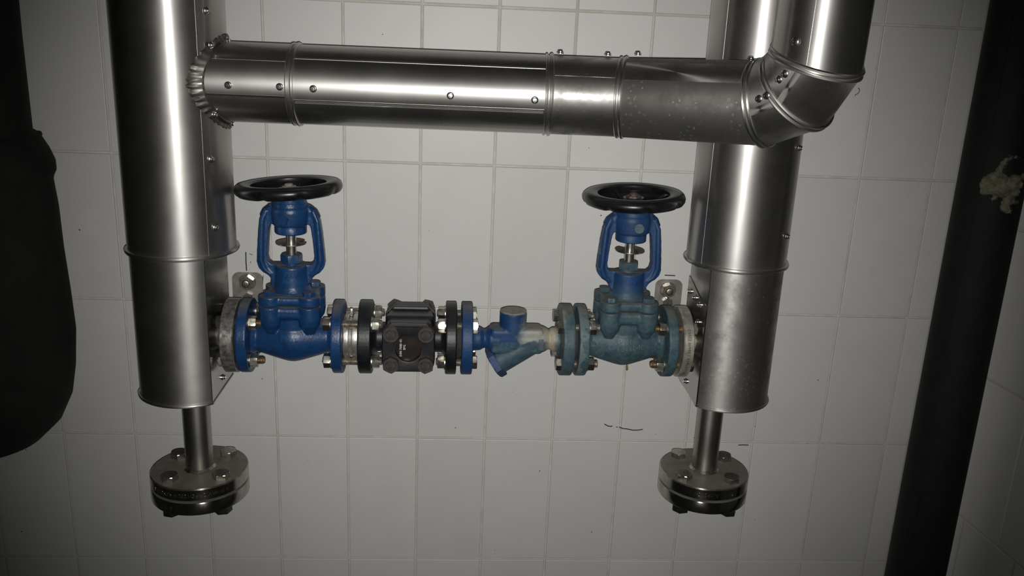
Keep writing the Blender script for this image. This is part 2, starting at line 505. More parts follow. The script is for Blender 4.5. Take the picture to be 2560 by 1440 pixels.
def riser(name, label, Xc, Yc, r_up, r_low, ztop, zbead, zbot, c, sg, mat_up, mat_low, screws_up, seam_px):
    base = Vector((Xc, Yc, zbot))
    t = thing(name, label, 'insulated pipe', base)
    b = bmesh.new()
    lathe(b, [(r_up, zbead), (r_up, ztop)], (Xc, Yc, 0), (0, 0, 1), 96)
    up = obj('upper_jacket', shift(b, base), mat_up, t)
    # lapped vertical seam of the upper jacket
    p, n = hit_cyl(*seam_px, (Xc, Yc, 0), (0, 0, 1), r_up); a0 = math.atan2(n.y, n.x)
    b = bmesh.new(); pts = []
    N = 14; wdt = .60 * (1 if sg > 0 else -1)
    rr = [(r_up + .0003, k) for k in range(N + 1)] + [(r_up - .001, k) for k in range(N, -1, -1)]
    for q, k in rr:
        a = a0 + wdt * k / N; pts.append((Xc + q * math.cos(a), Yc + q * math.sin(a)))
    prism(b, pts, zbead + .004, ztop)
    obj('lap_seam', shift(b, base), mat_up, t)
    # rolled bead at the end of the upper jacket
    b = bmesh.new()
    lathe(b, [(r_up - .001, 0), (r_up + .0008, .0012), (r_up + .0035, .002), (r_up + .0046, .0045), (r_up + .0035, .007), (r_up + .0005, .008), (r_up - .001, .008)],
          (Xc, Yc, zbead - .004), (0, 0, 1), 96)
    obj('bead', shift(b, base), mat_up, t)
    # lower jacket with the flat toward the valves
    b = bmesh.new(); sec = chord_section(r_low, c, sg)
    prism(b, [(Xc + x, Yc + y) for x, y in sec], zbot, zbead + .002)
    lj = obj('lower_jacket', shift(b, base), mat_low, t, ang=30)
    b = bmesh.new()
    lathe(b, [(r_low - .001, 0), (r_low + .001, .0008), (r_low + .0016, .003), (r_low + .0006, .0055), (r_low - .001, .006)],
          (Xc, Yc, zbead - .0125), (0, 0, 1), 96)
    # hem bead around the bottom
    h = bmesh.new(); sweep(h, [(Xc + x * 1.012, Yc + y * 1.012, zbot + .0015) for x, y in chord_section(r_low, c, sg, 80)], .0023, 8, closed=True)
    obj('bottom_hem', shift(h, base), mat_low, t)
    b.free()
    for px, py in screws_up:
        p, n = hit_cyl(px, py, (Xc, Yc, 0), (0, 0, 1), r_up + .0012)
        screw(t, p, n, base)
    return t, base

YL, YR = -.155, -.14
rl, bl = riser('clad_riser', 'tall stainless-clad riser on the left with tee branch and long bright streak',
    -.4700, YL, .0772, .0755, .80, .1335, -.0945, .62, 1, M['clad'], M['clad'],
    [(518, 27), (529, 398), (540, 569)], (503, 300))
rr_, br = riser('clad_riser', 'stainless-clad riser on the right passing behind the crossover elbow',
    .3795, YR, .0768, .0748, .80, .1335, -.0945, .70, -1, M['clad'], M['clad_spots'],
    [(1998, 370), (1967, 591)], (1812, 100))

def side_plate(t, base, Xc, Yc, r, c, sg, poly, off, mat, label=None):
    """flat sheet closing the cut side; poly in (y, z)"""
    x = Xc + sg * (c * r + off)
    b = bmesh.new()
    F = Matrix(((0, 0, sg, x), (1, 0, 0, Yc), (0, 1, 0, 0), (0, 0, 0, 1)))
    prism(b, poly, 0, .0009, F)
    return obj('side_plate', shift(b, base), mat, t, label=label, ang=20)
s = math.sqrt(1 - .62 ** 2) * .0755
side_plate(rl, bl, -.4700, YL, .0755, .62, 1, [(-s - .001, -.093), (s + .010, -.093), (s + .013, -.075), (s + .003, -.05), (s, .128), (-s - .001, .128)], .0006, M['plate'], 'mirror-like flat plate behind the left steel flange')
s2 = math.sqrt(1 - .70 ** 2) * .0748
side_plate(rr_, br, .3795, YR, .0748, .70, -1, [(-s2 - .001, .062), (s2 + .001, .084), (s2 + .001, .128), (-s2 - .001, .128)], .0006, M['plate'])
side_plate(rr_, br, .3795, YR, .0748, .70, -1, [(-s2 - .001, -.093), (s2 + .012, -.093), (s2 + .014, -.070), (s2 + .004, -.045), (s2 + .004, .091), (-s2 - .001, .066)], .0018, M['plate'])
def on_plate(px, py, X):
    d = ray(px, py); return CAM_LOC + d * ((X - CAM_LOC.x) / d.x)
for px, py in ((515, 637), (540, 640), (557, 943)):
    screw(rl, on_plate(px, py, -.4700 + .62 * .0755 + .0016), (1, 0, 0), bl)
for px, py in ((1765, 655), (1744, 661)):
    screw(rr_, on_plate(px, py, .3795 - .70 * .0748 - .0016), (-1, 0, 0), br)
for px, py in ((1726, 728), (1738, 744), (1750, 762), (1746, 805), (1715, 953)):
    screw(rr_, on_plate(px, py, .3795 - .70 * .0748 - .0028), (-1, 0, 0), br)

# ------------------------------------------------------------------ crossover pipe with elbow
def crossover():
    P0 = at(640, 207.5, -.1595); P1 = at(1400, 238.5, -.1800)
    ax = (P1 - P0).normalized()
    cA = at(1906, 259, -.284); cB = at(1993, 226, -.323); cC = at(2041, 153, -.349); cD = at(2066, -60, -.349)
    cD.x = cC.x + .002; cD.y = cC.y
    def onax(px, py=230):
        # point of the axis nearest to the view ray
        best = None
        for i in range(4000):
            q = P0 + ax * (-.15 + i * .0002)
            L = MC.transposed() @ (q - CAM_LOC); x = 1280 + FPX * L.x / -L.z
            if best is None or abs(x - px) < best[0]: best = (abs(x - px), q)
        return best[1]
    base = P0.copy()
    t = thing('crossover_pipe', 'stainless-clad crossover pipe bridging both risers with a segmented elbow turning up', 'insulated pipe', base)
    S = [onax(448), onax(745), onax(1370), onax(1556)]
    def ring(c, n, r, axis, seg=96):
        """section of a cylinder (axis, r) by the plane through c with normal n"""
        F = frame(c, axis, (0, 0, 1) if abs(Vector(axis).normalized().z) < .9 else (1, 0, 0)); out = []
        a = Vector(axis).normalized(); n = Vector(n).normalized()
        for i in range(seg):
            q = F @ Vector((r * math.cos(2 * PI * i / seg), r * math.sin(2 * PI * i / seg), 0))
            s_ = (c - q).dot(n) / a.dot(n); out.append(q + a * s_)
        return out
    def skin(b, A, B):
        va = [b.verts.new(p) for p in A]; vb = [b.verts.new(p) for p in B]; n = len(va)
        for i in range(n): b.faces.new((va[i], va[(i + 1) % n], vb[(i + 1) % n], vb[i]))
    def segm(name, c0, n0, c1, n1, r, mat, label=None):
        a = (c1 - c0).normalized(); b = bmesh.new()
        R0 = ring(c0, n0, r, a); R1 = ring(c1, n1, r, a)
        skin(b, R0, R1)
        b.verts.ensure_lookup_table()
        b.faces.new([b.verts[i] for i in range(95, -1, -1)]); b.faces.new([b.verts[96 + i] for i in range(96)])
        return obj(name, shift(b, base), mat, t, label=label)
    def bead(c, n, r, axis, rb=.0030, dx=0., mat=None):
        pts = ring(c + Vector(n).normalized() * dx, n, r, axis, 72)
        return obj('bead', shift(sweep(bmesh.new(), pts, rb, 8, closed=True), base), mat or M['clad_x'], t)
    r1, r2, r3, r4, re, rv = .0556, .0553, .0552, .0556, .0562, .0562
    segm('jacket_section', S[0], ax, S[1], ax, r1, M['clad_x'])
    segm('jacket_section', S[1], ax, S[2], ax, r2, M['clad_x'])
    axE = (cA - S[3]).normalized(); nS = (ax + axE).normalized()
    segm('jacket_section', S[2], ax, S[3], nS, r3, M['clad_x_dull'], 'short jacket section with dull water stains')
    dAB = (cB - cA).normalized(); dBC = (cC - cB).normalized(); dCD = (cD - cC).normalized()
    nA = (axE + dAB).normalized(); nB = (dAB + dBC).normalized(); nC = (dBC + dCD).normalized()
    segm('jacket_section', S[3], nS, cA, nA, r4, M['clad_x_dirty_shade'], 'dirty grey jacket section before the elbow, darkened for its missing highlight')
    segm('elbow_gore', cA, nA, cB, nB, re, M['clad_x_dull'])
    segm('elbow_gore', cB, nB, cC, nC, re, M['clad_x_dull'])
    segm('vertical_jacket', cC, nC, cD, (0, 0, 1), rv, M['clad'])
    for q, r, n_, a2 in ((S[1], .0560, ax, ax), (S[2], .0556, ax, ax), (S[3], .0556, nS, axE)):
        bead(q, n_, r, ax, .0022, -.0040); bead(q, n_, r, a2, .0028, .0026)
    for c, n, a, r in ((cA, nA, dAB, re), (cB, nB, dBC, re), (cC, nC, dCD, rv)):
        bead(c, n, r - .0003, a, .0027, -.0032); bead(c, n, r - .0003, a, .0027, .0032)
    # lapped seams: sheet strips standing 1 mm proud
    def lap(c0, n0, c1, n1, r, pa, da, trim0, trim1, mat, up=(0, 0, 1), th=.0006):
        a = (c1 - c0).normalized(); F = frame(c0, a, up); b = bmesh.new(); N = 12; rows = []
        n0 = Vector(n0).normalized(); n1 = Vector(n1).normalized()
        for k in range(N + 1):
            g = pa + da * k / N; row = []
            for rr2, c, n, tr in ((r + th, c0, n0, trim0), (r + th, c1, n1, -trim1), (r - .0008, c1, n1, -trim1), (r - .0008, c0, n0, trim0)):
                q = F @ Vector((rr2 * math.cos(g), rr2 * math.sin(g), 0)); row.append(b.verts.new(q + a * ((c - q).dot(n) / a.dot(n) + tr)))
            rows.append(row)
        for A, B in zip(rows, rows[1:]):
            for m_ in range(4): b.faces.new((A[m_], A[(m_ + 1) % 4], B[(m_ + 1) % 4], B[m_]))
        b.faces.new(rows[0]); b.faces.new(list(reversed(rows[-1])))
        return obj('lap_seam', shift(b, base), mat, t)
    def ang_at(px, py, c, a, r, up=(0, 0, 1)):
        p, n = hit_cyl(px, py, c, a, r); F = frame(c, a, up); q = F.to_3x3().transposed() @ n
        return math.atan2(q.y, q.x)
    g = ang_at(620, 237, S[0], ax, r1); gu = ang_at(620, 150, S[0], ax, r1)
    lap(S[0], ax, S[1], ax, r1, g, (gu - g), .02, .006, M['clad_x'])
    g = ang_at(1060, 262, S[1], ax, r2); gu = ang_at(1060, 160, S[1], ax, r2)
    lap(S[1], ax, S[2], ax, r2, g, (gu - g), .006, .007, M['clad_x'])
    g2 = ang_at(1060, 269, S[1], ax, r2)
    # rolled lip along the lower edge of that lap
    F = frame(S[1], ax, (0, 0, 1)); L = (S[2] - S[1]).length
    obj('seam_lip', shift(sweep(bmesh.new(), [F @ Vector((math.cos(g2) * (r2 + .0006), math.sin(g2) * (r2 + .0006), z_)) for z_ in (.007, L * .33, L * .66, L - .008)], .0016, 8), base), M['clad_x'], t)
    for A_, B_, px, py in ((S[2], S[3], 1450, 141), (S[3], cA, 1700, 150)):
        rr3 = r3 if A_ is S[2] else r4
        g = ang_at(px, py + 9, A_, B_ - A_, rr3); lap(A_, ax if A_ is S[2] else nS, B_, nS if A_ is S[2] else nA, rr3, g, .6, .006, .006, M['clad_x_dull'])
    def dang(x): return (x + PI) % (2 * PI) - PI
    for c0, n0, c1, n1, px, py, qx, qy, r in ((cA, nA, cB, nB, 1914, 276, 1905, 262, re), (cB, nB, cC, nC, 1985, 212, 1974, 201, re)):
        a = c1 - c0; g = ang_at(px, py, c0, a, r); g1 = ang_at(qx, qy, c0, a, r)
        lap(c0, n0, c1, n1, r, g, dang(g1 - g), .005, .005, M['clad_x'], th=.0012)
    g = ang_at(2029, 80, cC, dCD, rv, (1, 0, 0)); g1 = ang_at(2013, 80, cC, dCD, rv, (1, 0, 0))
    lap(cC, nC, cD, (0, 0, 1), rv, g, dang(g1 - g), .006, .0, M['clad'], up=(1, 0, 0), th=.0012)
    # screws
    for px, py, c, a, r in ((570, 213, S[0], ax, r1), (699, 217, S[0], ax, r1), (783, 222, S[1], ax, r2), (1126, 239, S[1], ax, r2), (1337, 250, S[1], ax, r2),
                            (1401, 134, S[2], ax, r3), (1520, 139, S[2], ax, r3), (1595, 138, S[3], axE, r4), (1877, 150, S[3], axE, r4),
                            (1897, 247, cA, dAB, re), (1916, 239, cA, dAB, re), (1947, 199, cB, dBC, re), (1962, 185, cB, dBC, re), (1988, 104, cC, dCD, rv)):
        p, n = hit_cyl(px, py, c, a, r + .0014); screw(t, p, n, base)
    # crimped saddle collar where the branch meets the riser
    cx, cy, R = -.4700, YL, .0772
    F = frame(P0, ax, (0, 0, 1)); N = 168; b = bmesh.new(); rows = []
    def on_riser(rad, th, lift):
        q = F @ Vector((rad * math.cos(th), rad * math.sin(th), 0))
        d = -ax; w0 = Vector((q.x - cx, q.y - cy)); dd = Vector((d.x, d.y))
        A = dd.dot(dd); B = 2 * dd.dot(w0); C = w0.dot(w0) - (R + lift) ** 2
        disc = B * B - 4 * A * C
        s_ = (-B - math.sqrt(disc)) / (2 * A) if disc > 0 else -B / (2 * A)
        return q + d * s_
    for i in range(N):
        th = 2 * PI * i / N; k = i % 4
        lift = (.0010, .0019, .0021, .0013)[k] + .0004 * math.sin(i * 1.7)
        out = .0088 + (.0012 if k in (1, 2) else 0) + .0006 * math.sin(i * 2.3)
        a_ = on_riser(r1 - .001, th, .0065 ) ; b0 = on_riser(r1 + .0022, th, .0062); c0 = on_riser(r1 + .0050, th, lift + .0012)
        d0 = on_riser(r1 + out, th, lift); e0 = on_riser(r1 + out + .0006, th, -.001)
        rows.append([b.verts.new(p) for p in (a_, b0, c0, d0, e0)])
    for i in range(N):
        A, B = rows[i], rows[(i + 1) % N]
        for j in range(4): b.faces.new((A[j], A[j + 1], B[j + 1], B[j]))
    obj('saddle_collar', shift(b, base), M['clad_dark'], t, label='dark crimped collar with folded tabs', ang=25)
    for px, py in ((528, 113), (536, 286), (566, 101), (577, 309)):
        p, n = hit_cyl(px, py, (cx, cy, 0), (0, 0, 1), R + .004); screw(t, p, n, base)
    return t
crossover()

# ------------------------------------------------------------------ fasteners
def hexpts(rc, rot=0.): return [(rc * math.cos(PI / 3 * k + rot), rc * math.sin(PI / 3 * k + rot)) for k in range(6)]
def hex_bm(b, rc, h, rot=0., z0=0.):
    """hexagon with chamfered top corners, along +Z"""
    N = 24; prof = []
    def rad(a):
        q = (a + PI / 6) % (PI / 3) - PI / 6
        return rc * math.cos(PI / 6) / math.cos(q - 0) if True else rc
    def hexr(a):
        q = (a % (PI / 3)) - PI / 6; return rc * math.cos(PI / 6) / math.cos(q)
    rings = []
    for z, f in ((z0, None), (z0 + h * .86, None), (z0 + h, .90)):
        ring = []
        for i in range(N):
            a = 2 * PI * i / N; r = hexr(a); r = min(r, rc * f) if f else r
            ring.append(b.verts.new((r * math.cos(a + rot), r * math.sin(a + rot), z)))
        rings.append(ring)
    for A, B in zip(rings, rings[1:]):
        for i in range(N): b.faces.new((A[i], A[(i + 1) % N], B[(i + 1) % N], B[i]))
    b.faces.new(list(reversed(rings[0]))); b.faces.new(rings[-1]); return b
CACHE = {}
def nut_mesh(rc=.0110, h=.0100, rot=0., mat='nut'):
    k = ('nut', rc, h, round(rot, 2), mat)
    if k not in CACHE:
        me = mesh(hex_bm(bmesh.new(), rc, h, rot), 'nut', 25); me.materials.append(M[mat]); CACHE[k] = me
    return CACHE[k]
def washer_mesh(r=.0120, h=.0022):
    k = ('w', r)
    if k not in CACHE:
        me = mesh(lathe(bmesh.new(), [(r - .0004, 0), (r, .0004), (r, h - .0004), (r - .0004, h)], seg=28), 'washer'); me.materials.append(M['nut']); CACHE[k] = me
    return CACHE[k]
def rod_mesh(L, r=.0062, pitch=.0022, mat='thread', head=None):
    k = ('rod', round(L, 4), r, mat, head)
    if k not in CACHE:
        b = bmesh.new(); prof = [(r * .7, 0)]; z = .0006
        while z < L - .001:
            prof += [(r, z), (r * .84, z + pitch / 2)]; z += pitch
        prof.append((r * .7, L)); lathe(b, prof, seg=14)
        if head: hex_bm(b, .0110, -head, .3, 0.)
        me = mesh(b, 'bolt', 20); me.materials.append(M[mat]); CACHE[k] = me
    return CACHE[k]
def put(o, p, axis, up=None):
    F = frame(p, axis, up); o.location = F.translation; o.rotation_euler = F.to_euler(); return o
def through_bolt(parent, p, axis, grip, stick=.012, head=True, mat='thread', nutmat='nut', rot=None, both_nuts=False, washers=True):
    """bolt from p along axis through `grip` metres; head behind p, washer + nut beyond, threads sticking out"""
    rot = rnd.uniform(0, 1.05) if rot is None else rot
    L = grip + .011 + stick + (.004 if both_nuts else 0)
    off = -.014 if both_nuts else 0
    o = obj('stud_bolt' if both_nuts else 'bolt', rod_mesh(round(L - off, 3), mat=mat), None, parent); put(o, Vector(p) + Vector(axis) * off, axis)
    n = obj('nut', nut_mesh(rot=round(rot, 1), mat=nutmat), None, o); n.location = (0, 0, grip - off + (.0022 if washers else 0))
    if washers:
        w_ = obj('washer', washer_mesh(), None, o); w_.location = (0, 0, grip - off)
    if both_nuts:
        n2 = obj('nut', nut_mesh(rot=round(rot + .5, 1), mat=nutmat), None, o); n2.location = (0, 0, -off - .0122); 
        w2 = obj('washer', washer_mesh(), None, o); w2.location = (0, 0, -off - .0022)
    elif head:
        h = obj('bolt_head', nut_mesh(h=.0076, rot=round(rot + .3, 1), mat=nutmat), None, o); h.location = (0, 0, 0); h.rotation_euler = (PI, 0, 0)
    return o
BC = .0300
CORN = [(-BC, BC), (BC, BC), (-BC, -BC), (BC, -BC)]

# ------------------------------------------------------------------ line frame of the valves
phi = math.atan2(.015, .683)
def axp(X): return Vector((X, -.155 + (X + .386) * .015 / .683, -.0036))

# ------------------------------------------------------------------ globe valves
FLG = [(.0400, -.0010), (.0565, 0), (.0575, .001), (.0575, .015), (.0565, .016), (.034, .016)]
def valve_meshes():
    b = bmesh.new()
    for sx in (-1, 1):
        lathe(b, [(.0565, 0), (.0575, .001), (.0575, .0150), (.0565, .016), (.0290, .0165), (.0245, .024), (.0225, .034), (.024, .046), (.026, .07)], (sx * .078, 0, 0), (-sx, 0, 0), 64)
    # bulbous belly
    lathe(b, [(.020, -.064), (.0250, -.052), (.0288, -.040), (.0328, -.027), (.0367, -.014), (.0387, -.005), (.0390, 0), (.0387, .005), (.0367, .014), (.0328, .027), (.0288, .040), (.0250, .052), (.020, .064)], (0, 0, -.001), (1, 0, 0), 48)
    box(b, (0, 0, .024), (.080, .052, .044), .014, seg=4)
    lathe(b, [(.006, -.0405), (.016, -.036), (.029, -.016), (.0335, .004), (.0345, .045)], (0, 0, 0), (0, 0, 1), 48)
    # square-lobed body flange
    for x in (-.029, .029):
        for y in (-.029, .029):
            lathe(b, [(.006, .014), (.0150, .028), (.0168, .038), (.0168, .0575)], (x, y, 0), (0, 0, 1), 28)
    box(b, (0, 0, .0475), (.080, .080, .020), .006)
    body = fuse(b, 'body', .00125, 5)
    # bonnet: lobed flange, neck and yoke with hub
    b = bmesh.new()
    for x in (-.029, .029):
        for y in (-.029, .029):
            lathe(b, [(.0163, .0590), (.0168, .060), (.0168, .073), (.0163, .074)], (x, y, 0), (0, 0, 1), 28)
    box(b, (0, 0, .0665), (.080, .080, .015), .005)
    lathe(b, [(.033, .070), (.0290, .076), (.0260, .083), (.0250, .100), (.0250, .113), (.0240, .115)], (0, 0, 0), (0, 0, 1), 40)
    # yoke as an outline with a window, 19 mm deep
    outer = [(.0255, .086), (.0265, .094), (.033, .0985), (.0425, .104), (.0485, .111), (.0505, .119), (.0500, .130), (.0470, .165), (.0445, .183), (.0420, .189), (.0365, .195), (.0310, .200), (.0285, .206)]
    outl = outer + [(-x, z) for x, z in reversed(outer)]
    win = [(.024, .1150), (.0290, .1165), (.0335, .1205), (.0352, .128), (.0335, .150), (.0310, .171), (.0290, .1775), (.0240, .180)]
    winl = win + [(-x, z) for x, z in reversed(win)]
    def sheet(th, o_, w_):
        # ring between outline and window, built as left / right arms + foot + head
        F = Matrix(((1, 0, 0, 0), (0, 0, 1, 0), (0, 1, 0, 0), (0, 0, 0, 1)))
        for s_ in (1, -1):
            arm = [(s_ * x, z) for x, z in o_[1:]] + [(s_ * .020, .204), (s_ * .020, .182)] + [(s_ * x, z) for x, z in reversed(w_)]
            prism(b, arm, -th / 2, th / 2, F)
        prism(b, [(-.0265, .086), (.0265, .086), (.0335, .0985), (.0300, .1165), (-.0300, .1165), (-.0335, .0985)], -th / 2, th / 2, F)
    sheet(.0170, outer, win)
    # raised rib along each arm, rounded shoulder into the hub
    for s_ in (1, -1):
        sweep(b, [(s_ * .0405, 0, .1865), (s_ * .0350, 0, .1935), (s_ * .0270, 0, .1985), (s_ * .018, 0, .201)], [.0060, .0085, .0100, .0100], 14)
        sweep(b, [(s_ * .034, -.006, .199), (s_ * .0405, -.0078, .184), (s_ * .0428, -.0082, .150), (s_ * .0440, -.0082, .122), (s_ * .039, -.0075, .108), (s_ * .030, -.006, .100)], .0042, 10)
    lathe(b, [(.0240, .176), (.0265, .178), (.0275, .186), (.0285, .198), (.0275, .203), (.0255, .206), (.0252, .212)], (0, 0, 0), (0, 0, 1), 48)
    bonnet = fuse(b, 'bonnet', .0012, 4)
    return body, bonnet
BODY, BONNET = valve_meshes()
BODY_BVH = BVHTree.FromPolygons([v.co for v in BODY.vertices], [p.vertices for p in BODY.polygons])
BON_BVH = BVHTree.FromPolygons([v.co for v in BONNET.vertices], [p.vertices for p in BONNET.polygons])

def cast_text(s, size, x, z, bvh, lift=.0008, shear=0., rot=0.):
    b = text_bm(s, size, .0006, 1.05)
    for v in b.verts:
        X, Z = v.co.x, v.co.y
        X, Z = X * math.cos(rot) - Z * math.sin(rot), X * math.sin(rot) + Z * math.cos(rot)
        h = bvh.ray_cast(Vector((x + X, -.2, z + Z)), Vector((0, 1, 0)))[0]
        y = h.y if h else -.03
        v.co = Vector((x + X, y - (lift if v.co.z > 0 else -.0006), z + Z))
    return b

def wheel_mesh():
    b = bmesh.new()
    def mod(a, r, t):
        return 1.0
    # rim: rounded, wider than tall, thumb notches moulded into the lower outside
    N = 144; sec = []
    prof = [(r_ - .0012, z_ * .86) for r_, z_ in [(.0565, .0180), (.0620, .0205), (.0690, .0212), (.0750, .0196), (.0785, .0160), (.0800, .0115), (.0795, .0065), (.0770, .0020), (.0725, -.0005), (.0670, .0000), (.0620, .0030), (.0580, .0080), (.0562, .0130)]]
    rings = []
    for i in range(N):
        a = 2 * PI * i / N; ring = []
        notch = max(0, math.cos(a * 8 + .4)) ** 6
        for r, z in prof:
            k = notch if z < .0105 and r > .066 else 0
            rr2 = r - .0035 * k * max(0, 1 - abs(z - .004) / .008)
            z2 = z + (.0014 * k if z < .003 else 0)
            ring.append(b.verts.new((rr2 * math.cos(a), rr2 * math.sin(a), z2)))
        rings.append(ring)
    n = len(prof)
    for i in range(N):
        A, B = rings[i], rings[(i + 1) % N]
        for j in range(n): b.faces.new((A[j], A[(j + 1) % n], B[(j + 1) % n], B[j]))
    rim = mesh(b, 'rim', 60); rim.materials.append(M['wheel'])
    b = bmesh.new()   # dished web sloping down to the hub, with four stiffening ribs
    lathe(b, [(.012, -.0035), (.026, -.0045), (.040, -.0020), (.052, .0045), (.0585, .0080), (.0585, .0055), (.052, .0020), (.040, -.0045), (.026, -.0070), (.012, -.0065)], seg=96, closed=True)
    for k in range(4):
        a = PI / 4 + k * PI / 2 + .2
        sweep(b, [(r * math.cos(a), r * math.sin(a), z) for r, z in ((.016, -.002), (.030, -.0025), (.044, .0010), (.057, .0085))], .0030, 8)
    web = mesh(b, 'dished_web', 40); web.materials.append(M['wheel'])
    b = bmesh.new(); lathe(b, [(.0170, -.008), (.0185, -.006), (.0185, .004), (.0160, .008)], seg=40)
    hub = mesh(b, 'hub'); hub.materials.append(M['wheel'])
    return rim, web, hub
RIM, WEB, HUB = wheel_mesh()

def sep_bolt(parent, x, y, z, mat, matkey):
    b = bmesh.new(); hex_bm(b, .0100, .0068, rnd.uniform(0, 1))
    o = obj('bonnet_bolt', b, M[matkey], parent, (x, y, z)); return o

def globe_valve(label, X, matkey, stemz, capmat, turn, wheel_tilt, nutmat):
    base = axp(X)
    t = thing('globe_valve', label, 'valve', base, phi, 'flanged globe valves on the tiled wall')
    if matkey == 'blue': bmesh_body, bmesh_bon = BODY, BONNET
    else:
        bmesh_body, bmesh_bon = BODY.copy(), BONNET.copy(); bmesh_body.materials.clear(); bmesh_bon.materials.clear()
    bd = obj('body', bmesh_body, M[matkey], t); bn = obj('bonnet', bmesh_bon, M[matkey], t)
    ga = bmesh.new(); box(ga, (0, 0, .0583), (.071, .071, .0016)); obj('bonnet_gasket', ga, M['gasket'], t)
    for x in (-.029, .029):
        for y in (-.029, .029): sep_bolt(t, x, y, .0735, None, matkey)
    # yoke bush, collar, lock screw
    b = bmesh.new(); lathe(b, [(.0225, .1640), (.0238, .1655), (.0238, .1745), (.0232, .1755)], seg=44)
    obj('yoke_bush', b, M[matkey], t)
    b = bmesh.new(); lathe(b, [(.0236, .1755), (.0241, .176), (.0236, .1768)], seg=44); obj('bush_ring', b, M['nut'], t)
    b = bmesh.new(); lathe(b, [(.0245, .2115), (.0245, .2205), (.0225, .2225)], seg=44); obj('top_collar', b, M[matkey], t)
    b = bmesh.new(); hex_bm(b, .0082, .0038, .2)
    put(obj('lock_screw', b, M[matkey], t), (-.0062 if matkey == 'blue' else .0060, -.0264, .1895), (-.2, -1, 0))
    b = bmesh.new(); lathe(b, [(.0072, .113), (.0076, .1135), (.0076, .2300), (.0070, .2305)], seg=28)
    obj('stem', b, M['nut'], t)
    b = bmesh.new(); hex_bm(b, .0165, .0115, .35); lathe(b, [(.0125, -.007), (.0125, .001)], seg=28)
    obj('gland_nut', b, M[matkey], t, (0, 0, .1195))
    b = bmesh.new(); lathe(b, [(.0076, -.0008), (.0228, -.0008), (.0232, 0), (.0228, .0008), (.0076, .0008)], seg=48, closed=True)
    for v in b.verts:
        a = math.atan2(v.co.y, v.co.x); r = math.hypot(v.co.x, v.co.y)
        if r > .015 and abs(((a - turn) + PI) % (2 * PI) - PI) < .28: v.co.x *= .55; v.co.y *= .55
    obj('travel_disc', b, M['pipe'], t, (0, 0, stemz), (wheel_tilt * 1.2, .0, 0))
    # handwheel
    hw = obj('handwheel', RIM, None, t, (-.0005, 0, .2235), (-.050, -.045 if matkey == 'blue' else .010, turn * 1.3), label='black moulded handwheel')
    obj('dished_web', WEB, None, hw); obj('hub', HUB, None, hw, (0, 0, .0010))
    b = bmesh.new(); hex_bm(b, .0115, .0060, .4); obj('wheel_nut', b, M[capmat], hw, (0, 0, .0060))
    b = bmesh.new(); lathe(b, [(.0062, 0), (.0062, .006), (.005, .007)], seg=20); obj('stem_end', b, M[capmat], hw, (0, 0, .0085))
    # bonnet casting marks
    obj('cast_lettering', cast_text('PN', .0115, .0, .1055, BON_BVH, .0008), M['blue_pale'], t)
    obj('cast_lettering', cast_text('16/25', .0095, .0, .0940, BON_BVH, .0006), M['blue_pale'], t)
    return t, bd
vl, vlb = globe_valve('bright blue globe valve with black handwheel beside the left riser', -.3097, 'blue', .1490, 'capt', .35, .02, 'nut')
vr, vrb = globe_valve('weathered teal-stained globe valve with black handwheel beside the right riser', .2095, 'teal', .1490, 'rustcap', 1.9, .03, 'nut')
obj('cast_lettering', cast_text('PN16', .0125, -.0005, .0105, BODY_BVH, .0014), M['teal_highlight'], vr)
obj('cast_lettering', cast_text('EN-JL1040', .0125, -.0005, .0005, BODY_BVH, .0014), M['teal_highlight'], vr)
obj('cast_lettering', cast_text('C2', .0115, -.0405, -.0145, BODY_BVH, .0009, rot=-.2), M['teal_highlight'], vr)
obj('cast_lettering', cast_text('PN16', .0125, .001, .0075, BODY_BVH, .0005), M['blue_pale'], vl)
# arrow cast on the belly of the right valve
b = bmesh.new()
for p0, p1 in (((-.016, -.021), (-.004, -.027)), ((-.004, -.027), (.012, -.0262))):
    pts = []
    for i in range(7):
        f = i / 6; x = p0[0] + (p1[0] - p0[0]) * f; z = p0[1] + (p1[1] - p0[1]) * f
        h = BODY_BVH.ray_cast(Vector((x, -.2, z)), Vector((0, 1, 0)))[0]; pts.append((x, h.y + .0002, z))
    sweep(b, pts, .0007, 6)
obj('flow_mark', b, M['teal'], vr)
for s_ in (-.052, .052):
    h = BODY_BVH.ray_cast(Vector((s_, -.2, .001)), Vector((0, 1, 0)))
    b = bmesh.new(); lathe(b, [(.0048, -.002), (.0048, .0010), (.004, .0016)], seg=20); put(obj('cast_boss', b, M['teal'], vr), h[0], h[1])
# drop of brown water hanging from the right valve's belly
b = bmesh.new(); lathe(b, [(0, -.011), (.0015, -.0095), (.0019, -.0075), (.0012, -.003), (.0008, .001), (0, .002)], seg=14)
obj('drip', b, M['drip'], vr, (.0085, -.012, -.0370), label='brown drip hanging below the belly')

